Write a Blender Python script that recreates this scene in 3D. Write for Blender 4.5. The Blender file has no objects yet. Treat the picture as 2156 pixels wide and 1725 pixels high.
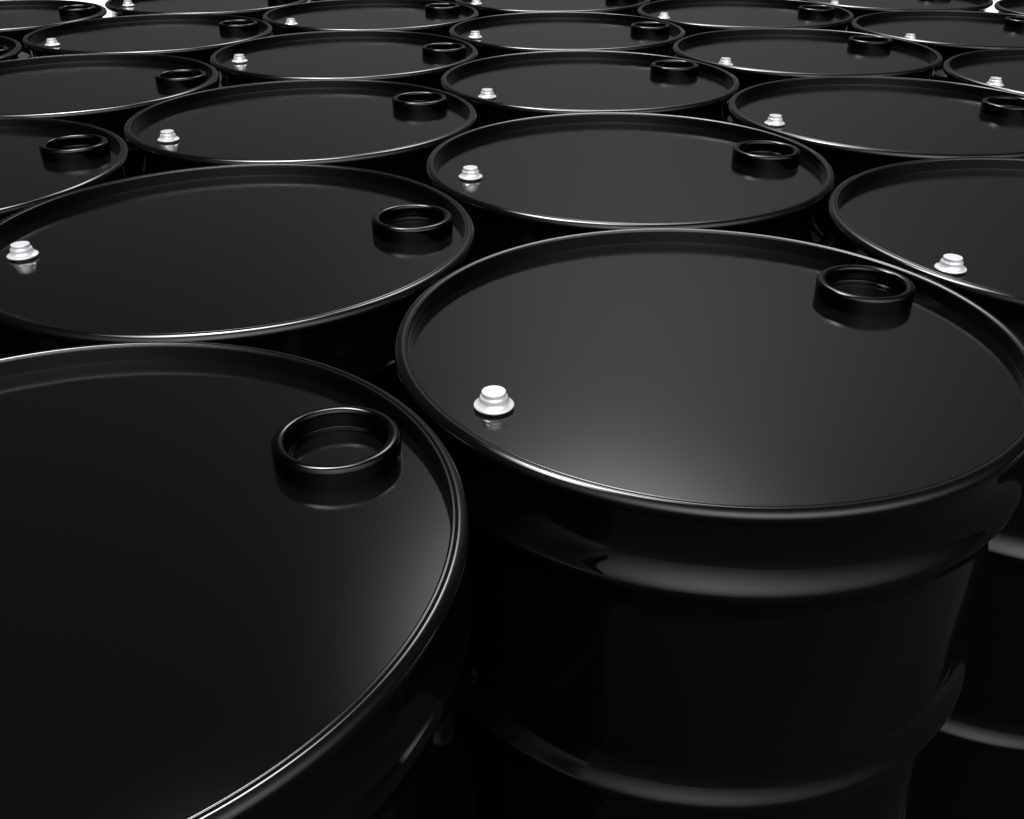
import bpy, math
from mathutils import Vector, Matrix

C = bpy.context.scene.collection
scene = bpy.context.scene
S = 0.2925                       # drum radius in metres; geometry below is written in drum radii
HEIGHT = 2.95                    # lid above floor, in radii
ZF = -HEIGHT * S                 # floor level (bolt flange plane is z = 0)

# ------------------------------------------------------------------ camera
cam_d = bpy.data.cameras.new('camera')
cam = bpy.data.objects.new('camera', cam_d)
C.objects.link(cam)
cam_d.sensor_fit = 'HORIZONTAL'
cam_d.sensor_width = 36.0
cam_d.lens = 36.0 * 2071.26 / 2156.0
cam_d.clip_start = 0.01
cam_d.clip_end = 500.0
cam_d.shift_y = 6.76 / 2156.0
cam.location = (0, 0, 1.3994 * S)
cam.rotation_euler = (math.pi / 2 - 0.5235, 0, 0)
scene.camera = cam

# ------------------------------------------------------------------ studio light (environment)
world = bpy.data.worlds.new('World')
scene.world = world
world.use_nodes = True
wn, wl = world.node_tree.nodes, world.node_tree.links
wn.clear()
w_out = wn.new('ShaderNodeOutputWorld')
w_bg = wn.new('ShaderNodeBackground')
w_tc = wn.new('ShaderNodeTexCoord')
w_nm = wn.new('ShaderNodeVectorMath'); w_nm.operation = 'NORMALIZE'
wl.new(w_tc.outputs['Generated'], w_nm.inputs[0])


def direction(az, el):
    a, e = math.radians(az), math.radians(el)
    return (math.sin(a) * math.cos(e), math.cos(a) * math.cos(e), math.sin(e))


def vscale(col, fac_socket=None, k=1.0):
    n = wn.new('ShaderNodeVectorMath'); n.operation = 'SCALE'
    n.inputs[0].default_value = [c * k for c in col]
    wl.new(fac_socket, n.inputs['Scale'])
    return n.outputs[0]


def lobe(az, el, power, kappa, col):
    """soft round light panel: power * exp(kappa * (cos angle - 1))"""
    d = wn.new('ShaderNodeVectorMath'); d.operation = 'DOT_PRODUCT'
    wl.new(w_nm.outputs[0], d.inputs[0]); d.inputs[1].default_value = direction(az, el)
    m = wn.new('ShaderNodeMath'); m.operation = 'MULTIPLY_ADD'
    wl.new(d.outputs['Value'], m.inputs[0]); m.inputs[1].default_value = kappa; m.inputs[2].default_value = -kappa
    e = wn.new('ShaderNodeMath'); e.operation = 'EXPONENT'
    wl.new(m.outputs[0], e.inputs[0])
    return vscale(col, e.outputs[0], power)


WARM, COOL, NEUT = (1.0, 0.995, 0.985), (0.955, 0.97, 1.0), (1, 1, 1)
terms = [
    lobe(6.9, 44.3, 15.5, 148, COOL),      # key softbox, seen mirrored in the front lids
    lobe(7, 31.5, 0.44, 46, NEUT),            # its wide spill
    lobe(24, 32, 0.10, 40, NEUT),
    lobe(180, 46, 3.4, 8, COOL),            # big soft light behind the camera
    lobe(128, 42, 1.5, 12, COOL),            # second one behind, on the right
    lobe(0, 0, 0.125, 4.6, NEUT),            # added glow along the far horizon, lifts the distant lids
    lobe(-26, 62.5, 85.0, 260, COOL),       # row of compact bright lamps high on the left
    lobe(-6, 64, 34.0, 300, COOL),
    lobe(-50, 66, 28.0, 220, COOL),
]
acc = None
for t in terms:
    a = wn.new('ShaderNodeVectorMath'); a.operation = 'ADD'
    wl.new(t, a.inputs[0])
    if acc is None:
        a.inputs[1].default_value = (0.003, 0.003, 0.003)
    else:
        wl.new(acc, a.inputs[1])
    acc = a.outputs[0]
wl.new(acc, w_bg.inputs['Color'])
w_bg.inputs['Strength'].default_value = 1.0
wl.new(w_bg.outputs[0], w_out.inputs['Surface'])
world.cycles.sampling_method = 'MANUAL'
world.cycles.sample_map_resolution = 1024

scene.view_settings.view_transform = 'Standard'
scene.view_settings.look = 'None'
scene.view_settings.exposure = 0.0
scene.view_settings.gamma = 1.0
scene.render.film_transparent = False
scene.cycles.use_denoising = True


# ------------------------------------------------------------------ materials
def paint(name, base, rough, ior=1.5, spec=0.5, noise=0.0, metallic=0.0):
    m = bpy.data.materials.new(name)
    m.use_nodes = True
    nt = m.node_tree
    b = nt.nodes['Principled BSDF']
    b.inputs['Base Color'].default_value = (*base, 1)
    b.inputs['Roughness'].default_value = rough
    b.inputs['IOR'].default_value = ior
    b.inputs['Specular IOR Level'].default_value = spec
    b.inputs['Metallic'].default_value = metallic
    if noise:
        tc = nt.nodes.new('ShaderNodeTexCoord')
        n = nt.nodes.new('ShaderNodeTexNoise')
        n.inputs['Scale'].default_value = 6.0
        n.inputs['Detail'].default_value = 5.0
        mr = nt.nodes.new('ShaderNodeMapRange')
        mr.inputs['To Min'].default_value = rough - noise
        mr.inputs['To Max'].default_value = rough + noise
        nt.links.new(tc.outputs['Object'], n.inputs['Vector'])
        nt.links.new(n.outputs['Fac'], mr.inputs['Value'])
        nt.links.new(mr.outputs['Result'], b.inputs['Roughness'])
    return m


def gloss(name, base, rough, ior=1.5, noise=0.0):
    """black enamel: dark diffuse under a clear Beckmann gloss weighted by Fresnel"""
    m = bpy.data.materials.new(name)
    m.use_nodes = True
    nt = m.node_tree
    n, l = nt.nodes, nt.links
    n.clear()
    out = n.new('ShaderNodeOutputMaterial')
    mix = n.new('ShaderNodeMixShader')
    fr = n.new('ShaderNodeFresnel'); fr.inputs['IOR'].default_value = ior
    di = n.new('ShaderNodeBsdfDiffuse'); di.inputs['Color'].default_value = (*base, 1)
    gl = n.new('ShaderNodeBsdfAnisotropic'); gl.distribution = 'BECKMANN'
    gl.inputs['Color'].default_value = (1, 1, 1, 1)
    gl.inputs['Roughness'].default_value = rough
    if noise:
        tc = n.new('ShaderNodeTexCoord')
        tx = n.new('ShaderNodeTexNoise')
        tx.inputs['Scale'].default_value = 7.0
        tx.inputs['Detail'].default_value = 5.0
        mr = n.new('ShaderNodeMapRange')
        mr.inputs['To Min'].default_value = rough - noise
        mr.inputs['To Max'].default_value = rough + noise
        l.new(tc.outputs['Object'], tx.inputs['Vector'])
        l.new(tx.outputs['Fac'], mr.inputs['Value'])
        l.new(mr.outputs['Result'], gl.inputs['Roughness'])
    l.new(fr.outputs[0], mix.inputs[0]); l.new(di.outputs[0], mix.inputs[1]); l.new(gl.outputs[0], mix.inputs[2])
    l.new(mix.outputs[0], out.inputs['Surface'])
    return m


M_SHELL = gloss('black_gloss_paint', (0.0016, 0.0016, 0.0017), 0.07, noise=0.012)
M_LID = gloss('black_lid_paint', (0.0021, 0.0021, 0.0022), 0.135, noise=0.015)
M_RIM = gloss('black_rim_paint', (0.002, 0.002, 0.0021), 0.165)
M_NECK = gloss('black_neck_enamel', (0.0005, 0.0005, 0.0005), 0.13, ior=1.36)
M_BOLT = paint('bright_zinc_plate', (0.97, 0.973, 0.977), 0.06, metallic=0.42)
M_WHITE = paint('white_studio_floor', (0.93, 0.93, 0.93), 0.9, spec=0.1)
M_DARK = paint('added_floor_black', (0.014, 0.014, 0.014), 0.8, spec=0.1)  # for the added dark sheet only


# ------------------------------------------------------------------ mesh helpers
def smooth_profile(pts, sub=4):
    """Catmull-Rom through the control points; a point given twice stays a sharp corner"""
    out = []
    n = len(pts)
    for i in range(n - 1):
        p1, p2 = pts[i], pts[i + 1]
        if p1[:2] == p2[:2]:
            continue
        p0 = pts[max(i - 1, 0)]; p3 = pts[min(i + 2, n - 1)]
        for k in range(sub):
            t = k / sub
            q = []
            for a in (0, 1):
                m1 = (p2[a] - p0[a]) * .5; m2 = (p3[a] - p1[a]) * .5
                if p0[:2] == p1[:2]: m1 = (p2[a] - p1[a])
                if p3[:2] == p2[:2]: m2 = (p2[a] - p1[a])
                q.append((2*t**3-3*t*t+1)*p1[a] + (t**3-2*t*t+t)*m1 + (-2*t**3+3*t*t)*p2[a] + (t**3-t*t)*m2)
            out.append(tuple(q))
    out.append(tuple(pts[-1][:2]))
    return out


def lathe(name, prof, segs, mat, parent, loc=(0, 0, 0), cap_start=False, cap_end=False, sharp_deg=50):
    vs, fs = [], []
    n = len(prof)
    for (r, z) in prof:
        for s in range(segs):
            a = 2 * math.pi * s / segs
            vs.append((r * S * math.cos(a), r * S * math.sin(a), z * S))
    for i in range(n - 1):
        for s in range(segs):
            t = (s + 1) % segs
            fs.append((i * segs + s, i * segs + t, (i + 1) * segs + t, (i + 1) * segs + s))
    if cap_start: fs.append(tuple(range(segs))[::-1])
    if cap_end: fs.append(tuple((n - 1) * segs + s for s in range(segs)))
    me = bpy.data.meshes.new(name)
    me.from_pydata(vs, [], fs)
    me.polygons.foreach_set('use_smooth', [True] * len(me.polygons))
    me.materials.append(mat)
    me.set_sharp_from_angle(angle=math.radians(sharp_deg))
    me.update()
    o = bpy.data.objects.new(name, me)
    C.objects.link(o)
    o.parent = parent
    o.location = [c * S for c in loc]
    return o


# ------------------------------------------------------------------ white ground and the dark sheet added under the drums
def sheet(name, x0, x1, y0, y1, z, mat):
    me = bpy.data.meshes.new(name)
    me.from_pydata([(x0, y0, z), (x1, y0, z), (x1, y1, z), (x0, y1, z)], [], [(0, 1, 2, 3)])
    me.materials.append(mat)
    o = bpy.data.objects.new(name, me); C.objects.link(o)
    o['kind'] = 'structure'
    return o


sheet('white_floor', -60, 60, -60, 60, ZF - 0.004, M_WHITE)
sheet('added_dark_floor', -60, 60, -60, 4.2, ZF, M_DARK)  # added dark sheet, keeps drum sides from mirroring bright ground

# ------------------------------------------------------------------ one drum, built once
LID = -0.012
RIBS = (-0.222, -1.003, -1.995, -2.74)
BODY_R, RIB_H = 0.961, 0.044


def make_drum():
    root = bpy.data.objects.new('oil_drum', None)
    C.objects.link(root)
    root.empty_display_size = 0.1
    # body: outward ribs on a straight shell
    prof = [(0.9625, 0.001), (0.961, -0.012), (0.961, -0.03)]
    z = -0.04
    zs = []
    while z > -2.90:
        zs.append(z); z -= 0.0075
    for z in zs:
        r = BODY_R
        for rz in RIBS:
            w = 0.125
            if rz == RIBS[0]: w = 0.135
            d = abs(z - rz) / w
            if d < 1:
                e = 0.11
                q = (math.sqrt(d * d + e * e) - e) / (math.sqrt(1 + e * e) - e)
                r += RIB_H * (1 - q) ** 2.3
        prof.append((r, z))
    prof += [(0.958, -2.91), (0.955, -2.925)]
    prof = [(r, zz - 0.0) for r, zz in prof]
    lathe('body', prof[::-1], 160, M_SHELL, root)
    # lower chime
    pr = smooth_profile([(0.955, -2.92), (0.985, -2.915), (1.0, -2.925), (1.0, -2.938), (0.99, -2.948), (0.97, -2.95), (0.965, -2.93)], 3)
    lathe('bottom_rim', pr[::-1], 96, M_RIM, root)
    # upper chime: small inner bead, top sloping outward, rounded outer edge, undercut
    pr = smooth_profile([
        (0.953, -0.020), (0.958, -0.014), (0.9595, -0.006), (0.9598, 0.010), (0.9598, 0.026), (0.9608, 0.0345), (0.9640, 0.0395),
        (0.9675, 0.0402), (0.9705, 0.0396), (0.9745, 0.0408), (0.9800, 0.0415), (0.9870, 0.0398), (0.9955, 0.0355),
        (1.0020, 0.0280), (1.0045, 0.0190), (1.0030, 0.0105),
        (0.9980, 0.0035), (0.988, 0.0000), (0.975, -0.001), (0.966, -0.004), (0.9635, -0.012)], 4)
    lathe('top_rim', pr[::-1], 256, M_RIM, root)
    # lid: flat sheet with a small fillet up to the chime
    pr = [(0.0, LID)] + [(r, LID) for r in (.2, .4, .6, .75, .85, .90, .93, .945, .9592)]
    lathe('lid', pr[::-1], 160, M_LID, root)
    # filler neck: open ring with rounded lip and an inner ledge
    pr = smooth_profile([
        (0.170, LID - .004), (0.170, LID + .004), (0.170, 0.033), (0.1685, 0.0400), (0.1645, 0.0455), (0.159, 0.0484), (0.1520, 0.0495),
        (0.145, 0.0484), (0.1395, 0.0455), (0.1360, 0.0405), (0.1348, 0.034), (0.1345, 0.016), (0.1340, 0.000), (0.1315, -.0045), (0.127, -.0055),
        (0.1248, -.0062), (0.1243, -.009), (0.1243, LID - .004)], 4)
    lathe('filler_neck', pr, 72, M_NECK, root, (0.6374, 0.4007, 0))
    # vent bolt
    pr = [(0.0, 0.0425), (0.012, 0.0425), (0.024, 0.0425), (0.0345, 0.0422), (0.0352, 0.0412)] + \
        smooth_profile([(0.0352, 0.0412), (0.0354, 0.0350), (0.0362, 0.0305), (0.0395, 0.0275), (0.0412, 0.0235), (0.0420, 0.0185),
                        (0.0440, 0.0125), (0.0490, 0.0065), (0.0550, 0.0025), (0.0583, 0.0000), (0.0588, -.0025), (0.0570, -.0050), (0.0500, -.0065), (0.040, -.0075), (0.038, LID - .002)], 3)[1:]
    lathe('vent_bolt', pr[::-1], 24, M_BOLT, root, (-0.6800, -0.4057, 0), sharp_deg=35)
    return root


first = make_drum()
parts = list(first.children)

O = (-1.1021, 1.8201); U = (1.7299, 1.0612); V = (-0.0535, 2.0119)
TURN = math.degrees(-0.3405)
GROUP = 'black steel drums packed close together'
# (column, row, turned, label)
DRUMS = [
    (1, 0.5, 0, 'centre foreground black drum with its whole lid and ribbed front side in view'),
    (0, 0.0, 0, 'nearest black drum, big dark lid filling the bottom left corner'),
    (0, 1.0, 1, 'black drum directly behind the bottom left one, white bolt near the left edge'),
    (1, 1.5, 1, 'black drum directly behind the centre foreground drum, whole lid visible'),
    (2, 1.0, 0, 'black drum at the right edge beside the foreground drum, only left half showing'),
    (-1, 1.5, 0, 'black drum cut by the left edge, third lid up from the bottom left corner'),
    (0, 2.0, 0, 'whole black lid two drums behind the bottom left corner drum'),
    (1, 2.5, 0, 'whole black lid two drums behind the centre foreground drum'),
    (2, 2.0, 1, 'black drum behind the right edge one, open neck cut by the right edge'),
    (-1, 2.5, 1, 'black drum cut by the left edge, neck showing, between two whole upper left lids'),
    (0, 3.0, 1, 'whole black lid three drums behind the bottom left corner drum'),
    (1, 3.5, 1, 'whole narrow black lid three drums behind the centre foreground drum'),
    (2, 3.0, 0, 'upper right whole black lid, two drums behind the right edge drum'),
    (3, 2.5, 1, 'black drum cut by the right edge, only its left end and bolt showing'),
    (-1, 3.5, 0, 'upper left whole black lid with its white bolt nearest the left edge'),
    (0, 4.0, 0, 'narrow black lid touching the top edge left of centre, four behind the corner drum'),
    (2, 4.0, 1, 'narrow black lid touching the top edge right of centre'),
    (3, 3.5, 0, 'black drum below the right white gap, bolt showing, neck cut by right edge'),
    (1, 4.5, 1, 'black drum at the top middle, lid half cut off by the top edge'),
    (3, 4.5, 0, 'black drum left of the right white gap, lid cut by the top edge'),
    (-1, 4.5, 1, 'black drum right of the left white gap, lid cut by the top edge'),
    (-2, 4.0, 0, 'black drum in the top left corner against the white background'),
    (-2, 3.0, 1, 'black drum at the upper left edge, only a sliver of rim and neck'),
    (4, 4.0, 0, 'black drum in the top right corner, only the tip of its rim'),
    (0, 5.0, 0, 'black drum glimpsed behind the top edge lid left of centre'),
    (-1, 0.5, 0, 'black drum just beyond the left edge, behind the bottom left corner drum'),
    (2, 5.0, 0, 'black drum glimpsed behind the top edge lid right of centre'),
]
for i, (c, w, turned, label) in enumerate(DRUMS):
    if i == 0:
        r = first
    else:
        r = first.copy(); C.objects.link(r)
        for ch in parts:
            d = ch.copy(); C.objects.link(d); d.parent = r
    k = w - c * 0.5
    r.location = ((O[0] + c * U[0] + k * V[0]) * S, (O[1] + c * U[1] + k * V[1]) * S, 0)
    r.rotation_euler = (0, 0, math.radians(TURN) if turned else 0)
    r['label'] = label
    r['category'] = 'oil drum'
    r['group'] = GROUP
